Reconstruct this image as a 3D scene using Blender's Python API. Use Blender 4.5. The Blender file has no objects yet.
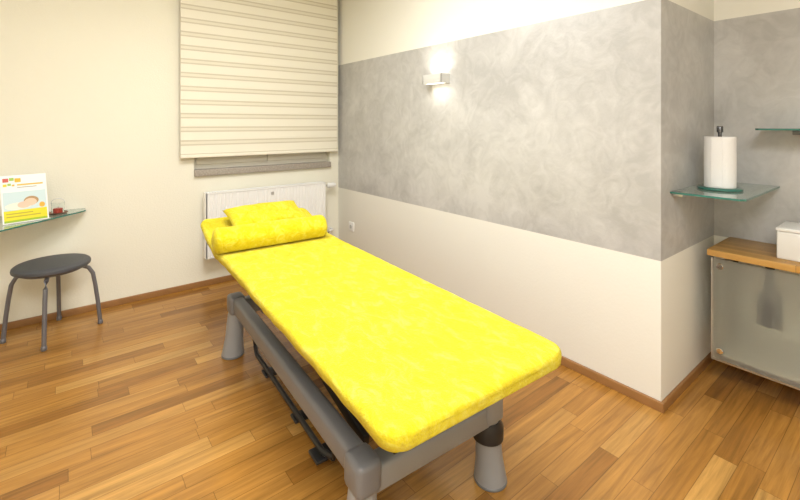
import bpy, bmesh, math, random
from mathutils import Vector, Matrix, noise
random.seed(3)
S = bpy.context.scene
S.view_settings.view_transform = 'Standard'
col = S.collection

# ---------------------------------------------------------------- materials
def newmat(name):
    m = bpy.data.materials.new(name); m.use_nodes = True
    nt = m.node_tree; b = nt.nodes['Principled BSDF']
    return m, nt, b
def L(nt, a, b): nt.links.new(a, b)
def simple(name, c, rough=0.5, metal=0.0, bump=0.0, bscale=100, var=0.0, vscale=5, **kw):
    m, nt, b = newmat(name)
    b.inputs['Base Color'].default_value = (*c, 1)
    b.inputs['Roughness'].default_value = rough
    b.inputs['Metallic'].default_value = metal
    for k, v in kw.items():
        b.inputs[k.replace('_', ' ')].default_value = v
    tc = nt.nodes.new('ShaderNodeNewGeometry')
    if var > 0:
        n = nt.nodes.new('ShaderNodeTexNoise'); n.inputs['Scale'].default_value = vscale
        n.inputs['Detail'].default_value = 4
        L(nt, tc.outputs['Position'], n.inputs['Vector'])
        mx = nt.nodes.new('ShaderNodeMix'); mx.data_type = 'RGBA'
        mx.inputs[6].default_value = (*[max(0, x*(1-var)) for x in c], 1)
        mx.inputs[7].default_value = (*[min(1, x*(1+var)) for x in c], 1)
        L(nt, n.outputs['Fac'], mx.inputs[0]); L(nt, mx.outputs[2], b.inputs['Base Color'])
    if bump > 0:
        n = nt.nodes.new('ShaderNodeTexNoise'); n.inputs['Scale'].default_value = bscale
        n.inputs['Detail'].default_value = 3
        L(nt, tc.outputs['Position'], n.inputs['Vector'])
        bp = nt.nodes.new('ShaderNodeBump'); bp.inputs['Strength'].default_value = bump
        bp.inputs['Distance'].default_value = 0.01
        L(nt, n.outputs['Fac'], bp.inputs['Height']); L(nt, bp.outputs['Normal'], b.inputs['Normal'])
    return m
def emis(name, c, s):
    m, nt, b = newmat(name)
    b.inputs['Base Color'].default_value = (*c, 1)
    b.inputs['Emission Color'].default_value = (*c, 1)
    b.inputs['Emission Strength'].default_value = s
    return m

CREAM = (0.85, 0.825, 0.70)
CREAM2 = (0.85, 0.84, 0.77)
m_cream = simple('cream_paint', CREAM, 0.9, bump=0.15, bscale=90, var=0.01, vscale=2)
m_cream.node_tree.nodes['Principled BSDF'].inputs['Specular IOR Level'].default_value = .2
m_ceil = simple('ceiling_paint', (0.88, 0.87, 0.84), 0.9)
def band_mat():
    m, nt, b = newmat('stucco_band_paint')
    N = nt.nodes.new
    g = N('ShaderNodeNewGeometry'); sp = N('ShaderNodeSeparateXYZ'); L(nt, g.outputs['Position'], sp.inputs[0])
    a = N('ShaderNodeMath'); a.operation = 'GREATER_THAN'; a.inputs[1].default_value = 0.782; L(nt, sp.outputs['Z'], a.inputs[0])
    c = N('ShaderNodeMath'); c.operation = 'LESS_THAN'; c.inputs[1].default_value = 2.165; L(nt, sp.outputs['Z'], c.inputs[0])
    mu = N('ShaderNodeMath'); mu.operation = 'MULTIPLY'; L(nt, a.outputs[0], mu.inputs[0]); L(nt, c.outputs[0], mu.inputs[1])
    n1 = N('ShaderNodeTexNoise'); n1.inputs['Scale'].default_value = 1.8; n1.inputs['Detail'].default_value = 6
    n1.inputs['Roughness'].default_value = 0.55; n1.inputs['Distortion'].default_value = .7
    L(nt, g.outputs['Position'], n1.inputs['Vector'])
    n2 = N('ShaderNodeTexNoise'); n2.inputs['Scale'].default_value = 7; n2.inputs['Detail'].default_value = 8
    n2.inputs['Distortion'].default_value = 2.0; n2.inputs['Roughness'].default_value = .6
    L(nt, g.outputs['Position'], n2.inputs['Vector'])
    av = N('ShaderNodeMath'); av.operation = 'MULTIPLY_ADD'; av.inputs[1].default_value = .6
    L(nt, n2.outputs['Fac'], av.inputs[0]); L(nt, n1.outputs['Fac'], av.inputs[2])
    r = N('ShaderNodeValToRGB')
    r.color_ramp.elements[0].position = 0.60; r.color_ramp.elements[0].color = (0.43, 0.424, 0.412, 1)
    r.color_ramp.elements[1].position = 1.0; r.color_ramp.elements[1].color = (0.60, 0.594, 0.58, 1)
    L(nt, av.outputs[0], r.inputs[0])
    mx = N('ShaderNodeMix'); mx.data_type = 'RGBA'; mx.inputs[6].default_value = (*CREAM2, 1)
    L(nt, mu.outputs[0], mx.inputs[0]); L(nt, r.outputs[0], mx.inputs[7]); L(nt, mx.outputs[2], b.inputs['Base Color'])
    ro = N('ShaderNodeMapRange'); ro.inputs[3].default_value = 0.95; ro.inputs[4].default_value = 0.36
    L(nt, mu.outputs[0], ro.inputs[0]); L(nt, ro.outputs[0], b.inputs['Roughness'])
    b.inputs['Specular IOR Level'].default_value = .4
    n3 = N('ShaderNodeTexNoise'); n3.inputs['Scale'].default_value = 60; L(nt, g.outputs['Position'], n3.inputs['Vector'])
    bp = N('ShaderNodeBump'); bp.inputs['Strength'].default_value = .08; bp.inputs['Distance'].default_value = .01
    L(nt, n3.outputs['Fac'], bp.inputs['Height']); L(nt, bp.outputs['Normal'], b.inputs['Normal'])
    return m
m_band = band_mat()

def wood_mat(name, W, cols, lmin, lvar, rough=0.33, axis='X', grain=1.0):
    m, nt, b = newmat(name)
    N = nt.nodes.new
    def M(op, a, bb=None, c=None):
        n = N('ShaderNodeMath'); n.operation = op
        for i, v in enumerate((a, bb, c)):
            if v is None: continue
            if isinstance(v, (int, float)): n.inputs[i].default_value = v
            else: L(nt, v, n.inputs[i])
        return n.outputs[0]
    g = N('ShaderNodeNewGeometry'); sp = N('ShaderNodeSeparateXYZ'); L(nt, g.outputs['Position'], sp.inputs[0])
    X, Y = (sp.outputs['X'], sp.outputs['Y']) if axis == 'X' else (sp.outputs['Y'], sp.outputs['X'])
    ry = M('DIVIDE', M('ADD', Y, 20.013), W); row = M('FLOOR', ry)
    w1 = N('ShaderNodeTexWhiteNoise'); w1.noise_dimensions = '1D'; L(nt, row, w1.inputs['W'])
    w2 = N('ShaderNodeTexWhiteNoise'); w2.noise_dimensions = '1D'; L(nt, M('ADD', row, 77.7), w2.inputs['W'])
    Ln = M('ADD', M('MULTIPLY', w1.outputs['Value'], lvar), lmin)
    cx = M('DIVIDE', M('ADD', M('ADD', X, 30.0), M('MULTIPLY', w2.outputs['Value'], 3.0)), Ln)
    colm = M('FLOOR', cx)
    cv = N('ShaderNodeCombineXYZ'); L(nt, row, cv.inputs[0]); L(nt, colm, cv.inputs[1])
    w3 = N('ShaderNodeTexWhiteNoise'); w3.noise_dimensions = '2D'; L(nt, cv.outputs[0], w3.inputs['Vector'])
    ramp = N('ShaderNodeValToRGB'); ramp.color_ramp.interpolation = 'LINEAR'
    e = ramp.color_ramp.elements
    e[0].color = (*cols[0], 1); e[0].position = 0; e[1].color = (*cols[-1], 1); e[1].position = 1
    for i, c in enumerate(cols[1:-1]):
        k = e.new((i+1)/(len(cols)-1)); k.color = (*c, 1)
    L(nt, w3.outputs['Value'], ramp.inputs[0])
    gv = N('ShaderNodeCombineXYZ')
    L(nt, M('ADD', M('MULTIPLY', X, 2.2), M('MULTIPLY', w3.outputs['Value'], 37)), gv.inputs[0])
    L(nt, M('MULTIPLY', Y, 38), gv.inputs[1]); L(nt, M('MULTIPLY', w3.outputs['Value'], 91), gv.inputs[2])
    gn = N('ShaderNodeTexNoise'); gn.inputs['Scale'].default_value = 1.0; gn.inputs['Detail'].default_value = 6
    gn.inputs['Distortion'].default_value = .6; gn.inputs['Roughness'].default_value = .65
    L(nt, gv.outputs[0], gn.inputs['Vector'])
    gr = N('ShaderNodeMapRange'); gr.inputs[1].default_value = .3; gr.inputs[2].default_value = .7
    gr.inputs[3].default_value = 1-.38*grain; gr.inputs[4].default_value = 1+.22*grain
    L(nt, gn.outputs['Fac'], gr.inputs[0])
    fy = M('FRACT', ry); fx = M('FRACT', cx)
    ey = M('LESS_THAN', M('MINIMUM', fy, M('SUBTRACT', 1, fy)), 0.0012/W)
    ex = M('LESS_THAN', M('MULTIPLY', M('MINIMUM', fx, M('SUBTRACT', 1, fx)), Ln), 0.0012)
    gap = M('MAXIMUM', ey, ex)
    sc = M('MULTIPLY', gr.outputs[0], M('SUBTRACT', 1, M('MULTIPLY', gap, 0.5)))
    vm = N('ShaderNodeVectorMath'); vm.operation = 'SCALE'; L(nt, ramp.outputs[0], vm.inputs[0]); L(nt, sc, vm.inputs['Scale'])
    L(nt, vm.outputs[0], b.inputs['Base Color'])
    b.inputs['Roughness'].default_value = rough
    bp = N('ShaderNodeBump'); bp.inputs['Strength'].default_value = .12; bp.inputs['Distance'].default_value = .004
    L(nt, M('SUBTRACT', gn.outputs['Fac'], gap), bp.inputs['Height']); L(nt, bp.outputs['Normal'], b.inputs['Normal'])
    return m
m_floor = wood_mat('oak_parquet', 0.086, [(0.255, 0.106, 0.018), (0.375, 0.172, 0.033), (0.435, 0.208, 0.043), (0.395, 0.182, 0.036), (0.52, 0.280, 0.074)], 0.45, 0.5, rough=0.25, grain=1.0)
m_base = simple('skirting_oak', (0.31, 0.15, 0.05), 0.4, var=.2, vscale=12)
m_top = wood_mat('worktop_beech', 0.045, [(0.44, 0.22, 0.05), (0.52, 0.28, 0.07), (0.56, 0.31, 0.085)], 0.5, 0.5, rough=0.35, axis='Y', grain=.4)

def towel_mat():
    m, nt, b = newmat('yellow_velour')
    N = nt.nodes.new
    g = N('ShaderNodeNewGeometry')
    n = N('ShaderNodeTexNoise'); n.inputs['Scale'].default_value = 19; n.inputs['Detail'].default_value = 10
    n.inputs['Distortion'].default_value = .9; n.inputs['Roughness'].default_value = .78
    mp = N('ShaderNodeMapping'); mp.inputs['Scale'].default_value = (1.0, .5, 1); mp.inputs['Rotation'].default_value = (0, 0, .6)
    L(nt, g.outputs['Position'], mp.inputs[0]); L(nt, mp.outputs[0], n.inputs['Vector'])
    r = N('ShaderNodeValToRGB'); e = r.color_ramp.elements
    e[0].position = .33; e[0].color = (0.63, 0.485, 0.004, 1)
    e[1].position = .70; e[1].color = (0.80, 0.73, 0.13, 1)
    k = e.new(.50); k.color = (0.74, 0.615, 0.014, 1)
    L(nt, n.outputs['Fac'], r.inputs[0]); L(nt, r.outputs[0], b.inputs['Base Color'])
    b.inputs['Roughness'].default_value = .95
    b.inputs['Specular IOR Level'].default_value = .1
    b.inputs['Sheen Weight'].default_value = .2
    b.inputs['Sheen Tint'].default_value = (1, .97, .6, 1)
    n2 = N('ShaderNodeTexNoise'); n2.inputs['Scale'].default_value = 130; L(nt, g.outputs['Position'], n2.inputs['Vector'])
    ad = N('ShaderNodeMath'); ad.operation = 'MULTIPLY_ADD'; ad.inputs[1].default_value = .35
    L(nt, n2.outputs['Fac'], ad.inputs[0]); L(nt, n.outputs['Fac'], ad.inputs[2])
    bp = N('ShaderNodeBump'); bp.inputs['Strength'].default_value = .8; bp.inputs['Distance'].default_value = .015
    L(nt, ad.outputs[0], bp.inputs['Height']); L(nt, bp.outputs['Normal'], b.inputs['Normal'])
    return m
m_yel = towel_mat()
m_grey = simple('grey_powdercoat', (0.185, 0.185, 0.195), .42)
m_legg = simple('grey_leg_plastic', (0.29, 0.295, 0.305), .42)
m_greyd = simple('grey_plastic', (0.16, 0.165, 0.17), .4)
m_light = simple('cabinet_white', (0.80, 0.79, 0.74), .5)
m_black = simple('black_plastic', (0.018, 0.018, 0.02), .4)
m_white = simple('white_enamel', (0.88, 0.88, 0.86), .3)
m_plast = simple('white_plastic', (0.85, 0.85, 0.83), .4)
m_lampw = simple('lamp_silver_paint', (0.62, 0.62, 0.60), .4)
m_steel = simple('brushed_steel', (0.62, 0.62, 0.62), .3, 1.0)
m_chrome = simple('chrome', (0.8, 0.8, 0.8), .12, 1.0)
m_seat = simple('stool_leatherette', (0.07, 0.072, 0.08), .5, bump=.1, bscale=200)
m_leg = simple('stool_leg_grey', (0.18, 0.18, 0.20), .35, .4)
m_blind = simple('blind_fabric', (0.85, 0.815, 0.69), .85, bump=.1, bscale=400)
m_blind2 = simple('blind_fabric_rear', (0.78, 0.74, 0.61), .85, bump=.1, bscale=400)
m_sheer = simple('blind_sheer', (0.64, 0.59, 0.46), .9, bump=.1, bscale=400)
m_stone = simple('speckled_stone', (0.36, 0.32, 0.27), .5, var=.5, vscale=70)
m_frame = simple('window_pvc', (0.72, 0.69, 0.60), .4)
m_paper = simple('tissue_paper', (0.88, 0.88, 0.88), .95, bump=.3, bscale=150)
m_glass = simple('green_glass', (0.80, 0.93, 0.89), .04, Transmission_Weight=.9, IOR=1.45)
m_gedge = simple('glass_edge', (0.05, 0.24, 0.19), .15, Transmission_Weight=.3)
m_clear = simple('clear_glass', (0.95, 0.97, 0.96), .03, Transmission_Weight=1.0, IOR=1.3)
m_frost = simple('frosted_glass', (0.74, 0.735, 0.66), .52, Transmission_Weight=.86, IOR=1.25)
m_pane = simple('night_pane', (0.03, 0.035, 0.05), .05)
m_red = simple('red_wax', (0.55, 0.05, 0.03), .4)
m_brown = simple('brown_dish', (0.16, 0.07, 0.035), .5)

# ---------------------------------------------------------------- mesh helpers
def mkobj(name, bm, mat, smooth=False):
    me = bpy.data.meshes.new(name); bm.to_mesh(me); bm.free()
    mats = mat if isinstance(mat, (list, tuple)) else [mat]
    for m in mats: me.materials.append(m)
    if smooth:
        for p in me.polygons: p.use_smooth = True
        try: me.set_sharp_from_angle(angle=math.radians(40))
        except Exception: pass
    o = bpy.data.objects.new(name, me); col.objects.link(o); return o
def bm_box(bm, a, b):
    vs = [bm.verts.new((x, y, z)) for x in (a[0], b[0]) for y in (a[1], b[1]) for z in (a[2], b[2])]
    for f in ((0, 1, 3, 2), (4, 6, 7, 5), (0, 4, 5, 1), (2, 3, 7, 6), (0, 2, 6, 4), (1, 5, 7, 3)):
        bm.faces.new([vs[i] for i in f])
def boxes(name, lst, mat, bevel=0):
    bm = bmesh.new()
    for a, b in lst: bm_box(bm, a, b)
    bmesh.ops.recalc_face_normals(bm, faces=bm.faces)
    if bevel: bmesh.ops.bevel(bm, geom=bm.edges[:], offset=bevel, segments=3, affect='EDGES', profile=.5)
    return mkobj(name, bm, mat, smooth=bevel > 0)
def box(name, a, b, mat, bevel=0): return boxes(name, [(a, b)], mat, bevel)
def lathe(name, prof, c, mat, seg=40, rot=None):
    bm = bmesh.new(); rings = []
    for r, z in prof:
        rings.append([bm.verts.new((r*math.cos(2*math.pi*i/seg), r*math.sin(2*math.pi*i/seg), z)) for i in range(seg)])
    for a, b in zip(rings, rings[1:]):
        for i in range(seg):
            bm.faces.new((a[i], a[(i+1) % seg], b[(i+1) % seg], b[i]))
    bm.faces.new(rings[0][::-1]); bm.faces.new(rings[-1])
    if rot: bmesh.ops.transform(bm, matrix=rot.to_4x4(), verts=bm.verts)
    bmesh.ops.translate(bm, vec=c, verts=bm.verts)
    bmesh.ops.recalc_face_normals(bm, faces=bm.faces)
    return mkobj(name, bm, mat, True)
def tube(name, pts, r, mat, seg=14, radii=None):
    pts = [Vector(p) for p in pts]; bm = bmesh.new(); rings = []
    up = Vector((0.123, 0.456, .88)).normalized()
    for i, p in enumerate(pts):
        d = (pts[min(i+1, len(pts)-1)]-pts[max(i-1, 0)]).normalized()
        u = d.cross(up).normalized(); v = d.cross(u).normalized()
        rr = radii[i] if radii else r
        rings.append([bm.verts.new(p+rr*(math.cos(2*math.pi*k/seg)*u+math.sin(2*math.pi*k/seg)*v)) for k in range(seg)])
    for a, b in zip(rings, rings[1:]):
        for k in range(seg): bm.faces.new((a[k], a[(k+1) % seg], b[(k+1) % seg], b[k]))
    bm.faces.new(rings[0][::-1]); bm.faces.new(rings[-1])
    bmesh.ops.recalc_face_normals(bm, faces=bm.faces)
    return mkobj(name, bm, mat, True)
def prism(name, pts, z0, z1, mat, bevel=0, edge_mat=None):
    bm = bmesh.new()
    f = bm.faces.new([bm.verts.new((x, y, z0)) for x, y in pts])
    r = bmesh.ops.extrude_face_region(bm, geom=[f])
    bmesh.ops.translate(bm, vec=(0, 0, z1-z0), verts=[v for v in r['geom'] if isinstance(v, bmesh.types.BMVert)])
    bmesh.ops.recalc_face_normals(bm, faces=bm.faces)
    if edge_mat:
        for f in bm.faces:
            if abs(f.normal.z) < .5: f.material_index = 1
    if bevel: bmesh.ops.bevel(bm, geom=bm.edges[:], offset=bevel, segments=3, affect='EDGES')
    return mkobj(name, bm, [mat, edge_mat] if edge_mat else mat, bevel > 0)
def xform(o, M):
    o.data.transform(M); o.data.update(); return o
def group(name, parts, loc=None):
    if loc is None:
        cs = [v.co for o in parts for v in o.data.vertices]
        loc = Vector(((min(c.x for c in cs)+max(c.x for c in cs))/2, (min(c.y for c in cs)+max(c.y for c in cs))/2, min(c.z for c in cs)))
    e = bpy.data.objects.new(name, None); e.empty_display_size = .1; e.location = loc; col.objects.link(e)
    for o in parts:
        o.parent = e; o.matrix_parent_inverse = Matrix.Translation(-Vector(loc))
    return e

# ---------------------------------------------------------------- room
XR, YB, YP, XN, H = 2.45, 4.22, 0.893, 3.30, 3.08
XL, YF = -1.9, -1.7
box('floor', (XL-.1, YF-.1, -.1), (XN+.1, YB+.3, 0), m_floor)
box('ceiling', (XL-.1, YF-.1, H), (XN+.1, YB+.3, H+.1), m_ceil)
WX0, WX1, WZ0, WZ1 = .94, 2.34, 1.02, 2.85
boxes('wall_back', [((XL-.1, YB, 0), (WX0, YB+.25, H)), ((WX1, YB, 0), (XR+.2, YB+.25, H)),
                    ((WX0, YB, 0), (WX1, YB+.25, WZ0)), ((WX0, YB, WZ1), (WX1, YB+.25, H))], m_cream)
box('wall_right', (XR, YP, 0), (XN+.1, YB, H), m_band, bevel=.004)
box('wall_recess', (XN, YF-.1, 0), (XN+.1, YP, H), m_band)
box('wall_left', (XL-.1, YF-.1, 0), (XL, YB, H), m_cream)
box('wall_front', (XL, YF-.1, 0), (XN, YF, H), m_cream)
bh, bt = .05, .016
box('baseboard_back', (XL, YB-bt, 0), (XR, YB, bh), m_base, .003)
box('baseboard_right', (XR-bt, YP-bt, 0), (XR, YB-bt, bh), m_base, .003)
box('baseboard_return', (XR, YP-bt, 0), (XN, YP, bh), m_base, .003)
box('baseboard_recess', (XN-bt, YF, 0), (XN, YP-bt, bh), m_base, .003)

# window
fy0, fy1 = YB+.06, YB+.13
parts = [boxes('frame', [((WX0, fy0, WZ0+.30), (WX0+.07, fy1, WZ1-.07)), ((WX1-.07, fy0, WZ0+.30), (WX1, fy1, WZ1-.07)),
                         ((WX0, fy0, WZ0+.06), (WX1, fy1, WZ0+.30)), ((WX0, fy0, WZ1-.07), (WX1, fy1, WZ1)),
                         ((1.6, fy0, WZ0+.30), (1.68, fy1, WZ1-.07))], m_frame, 0),
         boxes('sash', [((WX0+.03, fy0-.015, WZ0+.10), (1.635, fy0-.001, WZ0+.28)), ((1.645, fy0-.015, WZ0+.10), (WX1-.03, fy0-.001, WZ0+.28))], m_frame, .004),
         box('pane', (WX0+.05, YB+.09, WZ0+.25), (WX1-.05, YB+.10, WZ1-.05), m_pane)]
group('window_1', parts)
box('window_sill', (WX0-.0, YB-.035, WZ0), (WX1+.0, YB+.22, WZ0+.06), m_stone, .004)

# zebra blind
BX0, BX1, BY = .815, 2.405, YB-.06
parts = []
parts.append(box('sheer_layer', (BX0+.003, BY, 1.22), (BX1-.003, BY+.002, 2.98), m_sheer))
def bands(name, z, h, pitch, y, mat):
    bm = bmesh.new()
    while z < 2.94:
        vs = [bm.verts.new(p) for p in [(BX0, y, z), (BX1, y, z), (BX1, y, z+h), (BX0, y, z+h)]]; bm.faces.new(vs)
        z += pitch
    return mkobj(name, bm, mat)
parts.append(bands('opaque_bands', 1.232, .074, .122, BY-.0020, m_blind))
parts.append(bands('rear_bands', 1.232+.086, .024, .122, BY-.0010, m_blind2))
parts.append(box('bottom_rail', (BX0, BY-.012, 1.195), (BX1, BY+.006, 1.224), m_blind, .004))
parts.append(box('cassette', (BX0, BY-.04, 2.96), (BX1, YB, 3.06), m_frame, .006))
parts.append(boxes('cord_guides', [((BX0+.03, BY+.004, 1.2), (BX0+.05, YB, 1.215)), ((BX1-.05, BY+.004, 1.2), (BX1-.03, YB, 1.215))], m_frame))
group('zebra_roller_blind', parts)

# radiator
RX0, RX1, RZ0, RZ1, RY0, RY1 = 1.01, 2.21, .28, .875, YB-.14, YB-.05
parts = []
n = 36; step = (RX1-RX0)/n
prof = []
for i in range(n):
    x = RX0+i*step
    prof += [(x, RY0), (x+step*.66, RY0), (x+step*.76, RY0+.004), (x+step*.9, RY0+.004)]
prof += [(RX1, RY0), (RX1, RY0+.02), (RX0, RY0+.02)]
o = prism('front_panel', prof, RZ0, RZ1-.012, m_white); parts.append(o)
parts.append(box('rear_panel', (RX0, RY1-.02, RZ0), (RX1, RY1, RZ1-.012), m_white))
parts.append(boxes('side_covers', [((RX0-.004, RY0, RZ0), (RX0+.012, RY1, RZ1)), ((RX1-.012, RY0, RZ0), (RX1+.004, RY1, RZ1))], m_white, .003))
sl = [((RX0, RY0, RZ1-.015), (RX1, RY0+.012, RZ1)), ((RX0, RY1-.012, RZ1-.015), (RX1, RY1, RZ1))]
for i in range(50):
    x = RX0+i*(RX1-RX0)/50; sl.append(((x, RY0+.01, RZ1-.012), (x+.01, RY1-.01, RZ1-.003)))
parts.append(boxes('top_grille', sl, m_white))
YW = YB-.001
parts.append(boxes('brackets', [((RX0+.2, RY1, .4), (RX0+.24, YW, .8)), ((RX1-.24, RY1, .4), (RX1-.2, YW, .8))], m_white))
parts.append(tube('valve_stub', [(RX1, YB-.095, .83), (RX1+.05, YB-.095, .83)], .011, m_chrome))
R = Matrix.Rotation(math.radians(90), 3, 'Y')
parts.append(lathe('thermostat_head', [(.018, 0), (.028, .01), (.028, .075), (.020, .095)], (RX1+.05, YB-.095, .83), m_plast, rot=R))
parts.append(tube('supply_pipe', [(RX1+.03, YB-.095, .83), (RX1+.035, YB-.07, .815), (RX1+.035, YB-.03, .81), (RX1+.035, YW, .81)], .008, m_white))
parts.append(tube('return_pipe', [(RX1, YB-.095, .33), (RX1+.04, YB-.095, .33), (RX1+.10, YB-.085, .33), (RX1+.14, YB-.05, .33), (RX1+.14, YW, .33)], .012, m_white))
parts.append(lathe('return_valve', [(.014, 0), (.022, .006), (.022, .045), (.014, .05)], (RX1+.02, YB-.095, .33), m_chrome, rot=R))
parts.append(box('maker_badge', (RX1-.6, RY0-.0015, .80), (RX1-.57, RY0+.001, .83), m_steel))
group('radiator', parts)

# socket
R2 = Matrix.Rotation(math.radians(-90), 3, 'Y')
parts = [box('plate', (XR-.01, 3.88, .34), (XR, 3.98, .44), m_plast, .004),
         lathe('insert', [(.02, 0), (.021, .003), (.028, .004)], (XR-.009, 3.93, .39), m_plast, rot=R2),
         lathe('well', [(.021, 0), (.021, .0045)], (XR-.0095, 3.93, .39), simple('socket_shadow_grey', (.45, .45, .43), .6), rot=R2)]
group('power_socket', parts)

# wall lamp
ly0, ly1, lz0, lz1, ld = 2.44, 2.66, 1.83, 1.905, .10
parts = [box('front_plate', (XR-ld, ly0, lz0), (XR-ld+.006, ly1, lz1), m_lampw, .0015),
         boxes('side_plates', [((XR-ld, ly0, lz0), (XR-.0, ly0+.006, lz1)), ((XR-ld, ly1-.006, lz0), (XR-.0, ly1, lz1))], m_lampw),
         box('back_plate', (XR-.012, ly0+.006, lz0+.004), (XR, ly1-.006, lz1-.004), m_plast),
         box('lens_lower', (XR-ld+.006, ly0+.006, lz0+.003), (XR-.012, ly1-.006, lz0+.009), emis('lamp_lens_glow', (1, .95, .82), 3)),
         box('lens_upper', (XR-ld+.006, ly0+.006, lz1-.012), (XR-.012, ly1-.006, lz1-.006), emis('lamp_lens_glow_up', (1, .95, .82), 3))]
group('wall_lamp', parts)
def area(name, loc, size, sy, power, color, rot=(0, 0, 0), spread=180):
    l = bpy.data.lights.new(name, 'AREA'); l.shape = 'RECTANGLE'; l.size = size; l.size_y = sy; l.energy = power; l.color = color
    l.spread = math.radians(spread)
    o = bpy.data.objects.new(name, l); o.location = loc; o.rotation_euler = rot; col.objects.link(o); return o
area('wall_lamp_light_up', (XR-.055, 2.55, lz1+.006), .06, .18, 1.0, (1, .94, .80), (math.pi, 0, 0), 140)
area('wall_lamp_light_down', (XR-.055, 2.55, lz0-.006), .06, .18, .40, (1, .94, .80), (0, 0, 0), 140)

# ---------------------------------------------------------------- massage table
AX, AY = 1.055, .85
ang = math.atan2(.0564, .998)
TM = Matrix.Translation((AX, AY, 0)) @ Matrix.Rotation(-ang, 4, 'Z')
def hgt(y):
    yb = 2.03
    return 0 if y < yb else (y-yb)*.25
def cushion():
    y0, y1, W0, rc = 0.0, 2.50, .395, .07
    zt, zb = .686, .620
    bm = bmesh.new(); rings = []
    ys = []
    k = 14
    for i in range(k+1): ys.append(y0+rc*(1-math.cos(math.pi/2*i/k)))
    nm = 190
    for i in range(1, nm): ys.append(y0+rc+(y1-y0-2*rc)*i/nm)
    for i in range(k, -1, -1): ys.append(y1-rc*(1-math.cos(math.pi/2*i/k)))
    r = .026
    for y in ys:
        W = W0+.02*max(0, min(1, (y-1.8)/.5))
        d = min(y-y0, y1-y)
        w = W
        if d < rc: w = W-rc+math.sqrt(max(0, rc*rc-(rc-d)**2))
        hh = 1.0
        if d < r: hh = .35+.65*math.sqrt(max(0, 1-(1-d/r)**2))
        zc = (zt+zb)/2; hz = (zt-zb)/2*hh
        rr = min(r, hz)
        pts = []
        nt_ = 56
        for i in range(nt_+1): pts.append((-(w-rr)+2*(w-rr)*i/nt_, zc+hz))
        for i in range(1, 7): a = math.pi/2*(1-i/7); pts.append((w-rr+rr*math.cos(a), zc+hz-rr+rr*math.sin(a)))
        pts.append((w, zc+hz-rr-.0001))
        pts.append((w-.002, zc-.001)); pts.append((w-.008, zc-hz+.008)); pts.append((w-.03, zc-hz))
        pts.append((-(w-.03), zc-hz)); pts.append((-(w-.008), zc-hz+.008)); pts.append((-(w-.002), zc-.001))
        pts.append((-w, zc+hz-rr-.0001))
        for i in range(1, 7): a = math.pi/2*(i/7); pts.append((-(w-rr)-rr*math.cos(a), zc+hz-rr+rr*math.sin(a)))
        ring = []
        for x, z in pts:
            lower = max(0, (zt-z)/(zt-zb))
            rip = abs(noise.noise(Vector((x*4+y*2.5, y*5-x*3, 7))))
            nz = noise.noise(Vector((x*5, y*4, 3)))*.002+noise.noise(Vector((x*13+y*4, y*9, 9)))*.002-max(0, .06-rip)*.02+noise.noise(Vector((x*34, y*26+x*9, 2)))*.0012
            nx = noise.noise(Vector((z*12, y*5, x*2)))*.0035*(abs(x)/W)
            nx += .0016*math.sin(y*31+x+4*noise.noise(Vector((y*3, 1, 1))))*lower*(1 if abs(x) > .3 else 0)
            ny = noise.noise(Vector((x*8, z*10, 5)))*.004
            ring.append(bm.verts.new((x+nx*(1 if x > 0 else -1), y+ny, z+nz+hgt(y))))
        rings.append(ring)
    m = len(rings[0])
    for a, b in zip(rings, rings[1:]):
        for i in range(m): bm.faces.new((a[i], a[(i+1) % m], b[(i+1) % m], b[i]))
    bm.faces.new(rings[0][::-1]); bm.faces.new(rings[-1])
    bmesh.ops.recalc_face_normals(bm, faces=bm.faces)
    o = mkobj('yellow_cover', bm, m_yel)
    for p in o.data.polygons: p.use_smooth = True
    return o
tp = [cushion()]
tp.append(box('deck_board', (-.35, .05, .594), (.35, 2.02, .619), m_black, .004))
o = box('head_board', (-.35, 0, -.02), (.35, .36, .0), m_black, .004)
xform(o, Matrix.Translation((0, 2.04, .620)) @ Matrix.Rotation(math.atan(.25), 4, 'X')); tp.append(o)
tp.append(boxes('top_frame', [((-.31, .1, .555), (-.27, 2.0, .594)), ((.27, .1, .555), (.31, 2.0, .594)),
                              ((-.27, .1, .555), (.27, .14, .594)), ((-.27, 1.96, .555), (.27, 2.0, .594))], m_grey, .006))
bx = .02; LY0, LY1 = .34, 1.98
def rail(name, a, b, mat, bv=.02):
    return box(name, a, b, mat, bv)
tp.append(rail('side_rail_1', (bx-.332, LY0-.03, .285), (bx-.26, LY1+.04, .38), m_grey))
tp.append(rail('side_rail_2', (bx+.26, LY0-.03, .285), (bx+.332, LY1+.04, .38), m_grey))
tp.append(rail('cross_rail_1', (bx-.30, LY0-.045, .255), (bx+.30, LY0+.045, .35), m_legg))
tp.append(rail('cross_rail_2', (bx-.30, LY1-.045, .255), (bx+.30, LY1+.045, .35), m_legg))
k = 0
for sx in (-1, 1):
    for ly in (LY0, LY1):
        k += 1
        cx = bx+sx*.30
        tp.append(box('corner_housing_%d' % k, (cx-.05, ly-.058, .27), (cx+.048, ly+.055, .386), m_grey if sx < 0 else m_legg, .022))
        o = lathe('leg_%d' % k, [(.044, .30), (.049, .27), (.052, .2), (.056, .1), (.067, .02), (.067, .004), (.060, 0)][::-1], (0, 0, 0), m_legg)
        sh = Matrix.Identity(4); sh[0][2] = -sx*.08
        P = Matrix.Translation((cx+sx*.022, ly, 0)) @ sh
        xform(o, P); tp.append(o)
        if sx == 1:
            o = lathe('collar_%d' % k, [(.052, .185), (.064, .19), (.067, .24), (.054, .268)], (0, 0, 0), m_black)
            xform(o, P); tp.append(o)
        o = lathe('foot_pad_%d' % k, [(.066, 0), (.069, .002), (.069, .010), (.067, .012)], (0, 0, 0), m_greyd)
        xform(o, P); tp.append(o)
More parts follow.
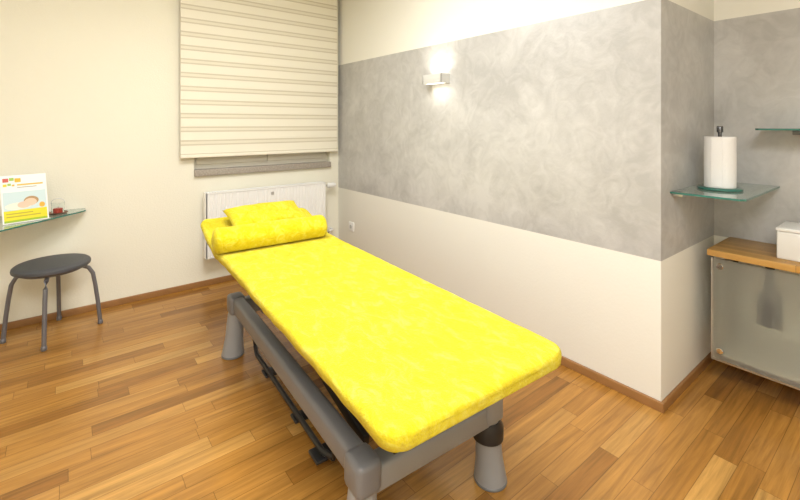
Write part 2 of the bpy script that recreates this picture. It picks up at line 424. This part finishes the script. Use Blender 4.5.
def bar(name, p, q, w, h, mat):
    p, q = Vector(p), Vector(q); d = q-p; Ln = d.length
    o = box(name, (-w/2, 0, -h/2), (w/2, Ln, h/2), mat, .005 if min(w, h) > .012 else 0)
    rotm = Vector((0, 1, 0)).rotation_difference(d.normalized()).to_matrix().to_4x4()
    return xform(o, Matrix.Translation(p) @ rotm)
tp.append(bar('lift_arm_1', (-.2, .45, .33), (-.2, 1.7, .56), .03, .05, m_black))
tp.append(bar('lift_arm_2', (.2, .45, .33), (.2, 1.7, .56), .03, .05, m_black))
tp.append(bar('lift_arm_3', (-.16, 1.8, .33), (-.16, .6, .56), .03, .05, m_greyd))
tp.append(bar('lift_arm_4', (.16, 1.8, .33), (.16, .6, .56), .03, .05, m_greyd))
tp.append(tube('lift_motor', [(0, .9, .40), (0, 1.35, .46)], .035, m_black))
tp.append(box('motor_mount', (-.2, 1.3, .40), (.2, 1.36, .5), m_greyd, .006))
tp.append(tube('foot_bar', [(-.20, .72, .09), (-.215, .80, .075), (-.215, 1.75, .075), (-.20, 1.83, .09)], .013, m_black))
tp.append(tube('foot_bar_inner', [(-.14, .76, .10), (-.15, .84, .085), (-.15, 1.70, .085), (-.14, 1.78, .10)], .010, m_black))
tp.append(tube('foot_bar_arm_1', [(-.20, .72, .09), (-.22, .66, .22), (-.24, .62, .30)], .010, m_black))
tp.append(tube('foot_bar_arm_2', [(-.20, 1.83, .09), (-.22, 1.86, .22), (-.24, 1.88, .30)], .010, m_black))
tp.append(box('foot_pedal', (-.26, .76, .055), (-.12, .85, .07), m_black, .005))
tp.append(box('foot_pedal_mid', (-.24, 1.05, .055), (-.12, 1.12, .07), m_black, .005))
tp.append(box('foot_pedal_far', (-.24, 1.50, .055), (-.12, 1.58, .07), m_black, .005))
for o in tp: xform(o, TM)
group('massage_table', tp)

# bolster
def bolster():
    bm = bmesh.new(); seg = 48; Ln = .76; R0 = .081; rings = []
    n = 70
    for i in range(n+1):
        y = -Ln/2+Ln*i/n; d = min(y+Ln/2, Ln/2-y)
        f = 1 if d > .045 else math.sqrt(max(0.0, 1-(1-d/.045)**2))*.45+.55
        if d < 1e-6: f = .4
        ring = []
        for kx in range(seg):
            a = 2*math.pi*kx/seg
            r = R0*f*(1+.03*noise.noise(Vector((math.cos(a)*1.5, math.sin(a)*1.5, y*6)))+.012*math.sin(a*9+y*14)*(1 if d < .1 else .3))
            z = r*math.sin(a); z = max(z, -R0*.86)
            ring.append(bm.verts.new((y, r*math.cos(a), z)))
        rings.append(ring)
    for a, b in zip(rings, rings[1:]):
        for i in range(seg): bm.faces.new((a[i], a[(i+1) % seg], b[(i+1) % seg], b[i]))
    bm.faces.new(rings[0][::-1]); bm.faces.new(rings[-1])
    bmesh.ops.recalc_face_normals(bm, faces=bm.faces)
    o = mkobj('bolster', bm, m_yel)
    for p in o.data.polygons: p.use_smooth = True
    return o
o = bolster(); o.name = 'bolster_cushion'
xform(o, TM @ Matrix.Translation((-.055, 1.93, .764)))

def pillow(name, w, d, t):
    bm = bmesh.new(); n = 30; top = []; bot = []
    for i in range(n+1):
        ra, rb = [], []
        for j in range(n+1):
            u = 2*i/n-1; v = 2*j/n-1
            f = (max(0, 1-abs(u)**2.6)*max(0, 1-abs(v)**2.6))**.42
            px = u*w/2*(1-.05*(1-abs(v)**2)*abs(u)); py = v*d/2*(1-.06*(1-abs(u)**2)*abs(v))
            nz = noise.noise(Vector((u*3, v*3, 1)))*.008
            ra.append(bm.verts.new((px, py, t/2*f+nz*f)))
            rb.append(ra[-1] if i in (0, n) or j in (0, n) else bm.verts.new((px, py, -t/2*f)))
        top.append(ra); bot.append(rb)
    for i in range(n):
        for j in range(n):
            bm.faces.new((top[i][j], top[i+1][j], top[i+1][j+1], top[i][j+1]))
            try: bm.faces.new((bot[i][j], bot[i][j+1], bot[i+1][j+1], bot[i+1][j]))
            except ValueError: pass
    bmesh.ops.recalc_face_normals(bm, faces=bm.faces)
    o = mkobj(name, bm, m_yel)
    for p in o.data.polygons: p.use_smooth = True
    return o
o = pillow('head_pillow', .56, .30, .11)
xform(o, TM @ Matrix.Translation((.01, 2.26, .82)) @ Matrix.Rotation(math.radians(20), 4, 'X') @ Matrix.Rotation(math.radians(3), 4, 'Z'))

# ---------------------------------------------------------------- stool
C = Vector((-.060, 3.93)); sp = []
sr = .225; dz = .014
sp.append(lathe('seat', [(.18, .455+dz), (sr-.012, .457+dz), (sr-.002, .465+dz), (sr, .475+dz), (sr-.003, .488+dz), (sr-.015, .497+dz), (sr-.05, .501+dz), (.02, .502+dz)], (C.x, C.y, 0), m_seat, seg=64))
sp.append(lathe('seat_ring', [(.15, .44+dz), (.18, .44+dz), (.18, .456+dz), (.15, .456+dz)], (C.x, C.y, 0), m_leg, seg=48))
for i, (a, fr_) in enumerate(((-98.5, 1), (-5, 1.06), (81.5, .93), (171.5, 1))):
    a = math.radians(a); d = Vector((math.cos(a), math.sin(a)))
    P = []
    for r, z in ((.05, .455), (.12, .456), (.165, .453), (.198, .435), (.222, .39), (.236, .30), (.250, .18), (.265, .012)):
        r *= fr_
        P.append((C.x+d.x*r, C.y+d.y*r, z))
    sp.append(tube('leg_%d' % (i+1), P, .0135, m_leg))
    sp.append(lathe('foot_cap_%d' % (i+1), [(.014, 0), (.0165, .004), (.0165, .025), (.014, .028)], (C.x+d.x*.265*fr_, C.y+d.y*.265*fr_, 0), m_leg, seg=20))
group('stool', sp)

# ---------------------------------------------------------------- left glass shelf and items
SH = .83
pts = [(.14, YB), (.14, 4.12), (.10, 4.07), (-.31, 3.66), (-.42, 3.58), (-.60, 3.52), (-1.1, 3.50), (-1.1, YB)]
parts = [prism('glass_plate', pts, SH-.010, SH, m_glass, edge_mat=m_gedge),
         boxes('clamps', [((-.05, YB-.06, SH-.03), (.0, YB, SH-.010)), ((-.85, YB-.06, SH-.03), (-.8, YB, SH-.010))], m_steel, .003)]
group('glass_desk_shelf', parts)

u = Vector((.959, .282, 0)); nrm = Vector((u.y, -u.x, 0)).normalized()
P0 = Vector((-.423, 3.80, SH+.002))+u*.115
def locm(p0, u, nrm, lean):
    up = (Vector((0, 0, 1))*math.cos(lean)-nrm*math.sin(lean))
    n2 = u.cross(up)
    return Matrix((( u.x, up.x, n2.x, p0.x), (u.y, up.y, n2.y, p0.y), (u.z, up.z, n2.z, p0.z), (0, 0, 0, 1)))
BM = locm(P0, u, nrm, math.radians(14))
w, h = .245, .325
def patch(name, x0, y0, x1, y1, zz, c, th=.0006):
    o = box(name, (x0, y0, zz), (x1, y1, zz+th), simple(name+'_ink', c, .35)); return xform(o, BM)
def disc(name, cx, cy, rx, ry, zz, c):
    bm = bmesh.new(); vs = [bm.verts.new((cx+rx*math.cos(t*math.pi/12), cy+ry*math.sin(t*math.pi/12), zz)) for t in range(24)]
    bm.faces.new(vs); return xform(mkobj(name, bm, simple(name+'_ink', c, .4)), BM)
parts = [patch('sheet', 0, 0, w, h, 0, (.88, .88, .86), .004)]
parts.append(patch('yellow_block', .008, .02, w-.008, .085, .0041, (.78, .70, .03)))
parts.append(patch('green_strip', .008, .006, w-.008, .02, .0041, (.35, .50, .03)))
parts.append(patch('photo_sky', .008, .085, w-.008, .21, .0041, (.60, .74, .76)))
parts.append(disc('hair_print', .155, .142, .040, .030, .0049, (.45, .28, .12)))
parts.append(disc('face_print', .15, .132, .034, .026, .0051, (.82, .58, .42)))
parts.append(disc('towel_print', .085, .112, .070, .024, .0050, (.86, .82, .70)))
parts.append(disc('shoulder_print', .115, .118, .035, .022, .0052, (.80, .57, .42)))
parts.append(disc('flower_print', .212, .106, .016, .018, .0050, (.85, .45, .05)))
cl = [(.85, .45, .03), (.35, .55, .1), (.85, .65, .05), (.6, .12, .08), (.85, .5, .1)]
for i, (x, y, s, c) in enumerate([(.012, .28, .030, 3), (.046, .288, .024, 1), (.074, .276, .032, 0), (.012, .25, .020, 2), (.036, .255, .018, 1), (.058, .25, .014, 4)]):
    parts.append(patch('logo_tile_%d' % i, x, y, x+s, y+s*.85, .0048, cl[c]))
parts.append(patch('text_line_1', .085, .252, .225, .262, .0048, (.75, .50, .08)))
parts.append(patch('text_line_2', .085, .236, .19, .242, .0048, (.45, .45, .42)))
parts.append(patch('text_line_3', .02, .04, .2, .047, .0048, (.5, .4, .05)))
parts.append(patch('text_line_4', .02, .06, .16, .067, .0048, (.5, .4, .05)))
o = box('support_leg', (.06, 0, -.003), (.18, .2, 0), m_plast); parts.append(xform(o, BM))
o = bar('foot', P0+u*.06+Vector((0, 0, .002)), P0+u*.06-nrm*.11+Vector((0, 0, .002)), .02, .003, m_plast); parts.append(o)
group('brochure_display', parts)

cc = Vector((-.030, 4.07, SH))
parts = [lathe('dish', [(.035, 0), (.055, .004), (.062, .012), (.058, .014), (.03, .008)], cc, m_brown),
         lathe('candle', [(.026, .010), (.029, .012), (.029, .042), (.025, .044)], cc, m_red),
         lathe('glass_cup', [(.036, .009), (.038, .012), (.040, .085), (.0385, .085), (.0360, .012)], cc, m_clear),
         tube('wick', [cc+Vector((0, 0, .042)), cc+Vector((.002, 0, .055))], .0012, m_black)]
parts.append(tube('wire_handle', [cc+Vector((.041*math.cos(t), 0, .08+.035*math.sin(t))) for t in [math.pi*i/10 for i in range(11)]], .0018, m_steel))
group('candle_holder', parts)

# ---------------------------------------------------------------- right glass shelves
G = 1.135
pts = [(2.57, YP), (2.57, .59), (2.59, .57), (XN, .57), (XN, YP)]
parts = [prism('glass_plate', pts, G-.010, G, m_glass, edge_mat=m_gedge),
         boxes('clamps', [((2.60, YP-.05, G-.028), (2.66, YP, G-.010)), ((3.1, YP-.05, G-.028), (3.16, YP, G-.010))], m_steel, .003)]
group('glass_corner_shelf', parts)
G2 = 1.475
parts = [prism('glass_plate', [(3.09, .64), (3.07, .62), (3.07, -.3), (XN, -.3), (XN, .64)], G2-.010, G2, m_glass, edge_mat=m_gedge),
         boxes('clamps', [((XN-.10, .40, G2-.036), (XN, .50, G2-.010)), ((XN-.10, -.1, G2-.036), (XN, -.04, G2-.010))], m_greyd, .003)]
group('glass_shelf', parts)

pc = Vector((2.875, .75, G))
m_spin = simple('dark_chrome', (.10, .10, .105), .25, .8)
bm_parts = [lathe('glass_base', [(.098, 0), (.104, .003), (.104, .009), (.100, .012), (.01, .012)], pc, m_gedge),
            lathe('spindle', [(.009, .012), (.009, .318), (.015, .319), (.015, .350), (.013, .353)], pc, m_spin, seg=24),
            lathe('paper_roll', [(.02, .013), (.070, .013), (.073, .016), (.074, .15), (.073, .291), (.070, .294), (.02, .294), (.02, .28)], pc, m_paper, seg=64),
            box('loose_sheet', (pc.x-.075, pc.y-.03, G+.02), (pc.x-.073, pc.y+.02, G+.29), m_paper)]
group('paper_towel_holder', bm_parts)

# cabinet
CT, CX, CY = .79, 2.87, .81
XW = XN-.004
parts = [box('worktop', (CX, -.9, CT-.035), (XW, CY, CT), m_top, .003),
         box('front_panel', (CX+.025, -.88, .175), (CX+.033, CY-.02, CT-.05), m_frost),
         boxes('edge_profile', [((CX+.022, CY-.022, .172), (CX+.036, CY-.014, CT-.048)), ((CX+.022, -.88, .165), (CX+.036, CY-.014, .175))], m_steel),
         box('bottom_board', (CX+.06, -.86, .185), (XW, CY-.05, .203), m_light),
         boxes('side_boards', [((CX+.26, CY-.045, .185), (XW, CY-.03, CT-.035)), ((CX+.06, -.875, .185), (XW, -.86, CT-.035))], m_greyd),
         boxes('wall_battens', [((XW-.03, -.86, CT-.10), (XW, CY-.05, CT-.035))], m_light),
         boxes('panel_arms', [((CX+.036, .745, .69), (XW, .765, .71)), ((CX+.036, .745, .215), (CX+.10, .765, .235)), ((CX+.036, -.81, .69), (CX+.10, -.79, .71))], m_steel),
         lathe('siphon', [(.02, .42), (.055, .43), (.055, .58), (.03, .60), (.02, .61), (.02, .74)], (CX+.085, .55, 0), m_black),
         tube('drain_pipe', [(CX+.085, .55, .50), (CX+.3, .55, .50), (XW, .55, .50)], .02, m_greyd)]
R3 = Matrix.Rotation(math.radians(-90), 3, 'Y')
for i, (yy, zz) in enumerate(((.755, .70), (.755, .225), (-.8, .70), (-.8, .225))):
    parts.append(lathe('standoff_%d' % (i+1), [(.010, -.04), (.010, 0), (.017, .001), (.017, .008), (.014, .011)], (CX+.025, yy, zz), m_chrome, rot=R3, seg=24))
group('wash_cabinet', parts)

TBX = Matrix.Translation((3.07, .405, CT))
parts = [box('body', (-.115, -.12, 0), (.115, .12, .145), m_plast, .008),
         box('lid', (-.118, -.123, .146), (.118, .123, .165), m_plast, .006),
         box('slot', (-.07, -.012, .164), (.07, .012, .1665), m_greyd)]
for o in parts: xform(o, TBX)
group('tissue_box', parts)

# ---------------------------------------------------------------- lights
def lum(name, x, y, sx, sy, power, color):
    p = [boxes('housing', [((x-sx/2-.03, y-sy/2-.03, H-.06), (x-sx/2, y+sy/2+.03, H)), ((x+sx/2, y-sy/2-.03, H-.06), (x+sx/2+.03, y+sy/2+.03, H)),
                           ((x-sx/2, y-sy/2-.03, H-.06), (x+sx/2, y-sy/2, H)), ((x-sx/2, y+sy/2, H-.06), (x+sx/2, y+sy/2+.03, H))], m_white),
         box('diffuser', (x-sx/2, y-sy/2, H-.04), (x+sx/2, y+sy/2, H-.03), emis(name+'_diffuser', color, 1.5))]
    group(name, p)
    area(name+'_light', (x, y, H-.05), sx, sy, power, color)
lum('fill_lamp', .8, 2.0, 1.1, 1.0, 66, (.98, .99, 1))
lum('fill_lamp', -.2, -.5, 1.6, 1.2, 104, (.98, .99, 1))  # unseen fill fixture, added behind the camera to brighten the return wall

wd = bpy.data.worlds.new('world'); S.world = wd; wd.use_nodes = True
wd.node_tree.nodes['Background'].inputs[0].default_value = (.02, .03, .06, 1)

cam = bpy.data.cameras.new('camera'); cam.sensor_width = 36; cam.lens = 36*425/800
cam.shift_y = -.1575; cam.clip_start = .02
co = bpy.data.objects.new('camera', cam); co.location = (0, 0, 1.5)
co.rotation_euler = (math.radians(90), 0, math.radians(-38.41)); col.objects.link(co)
S.camera = co
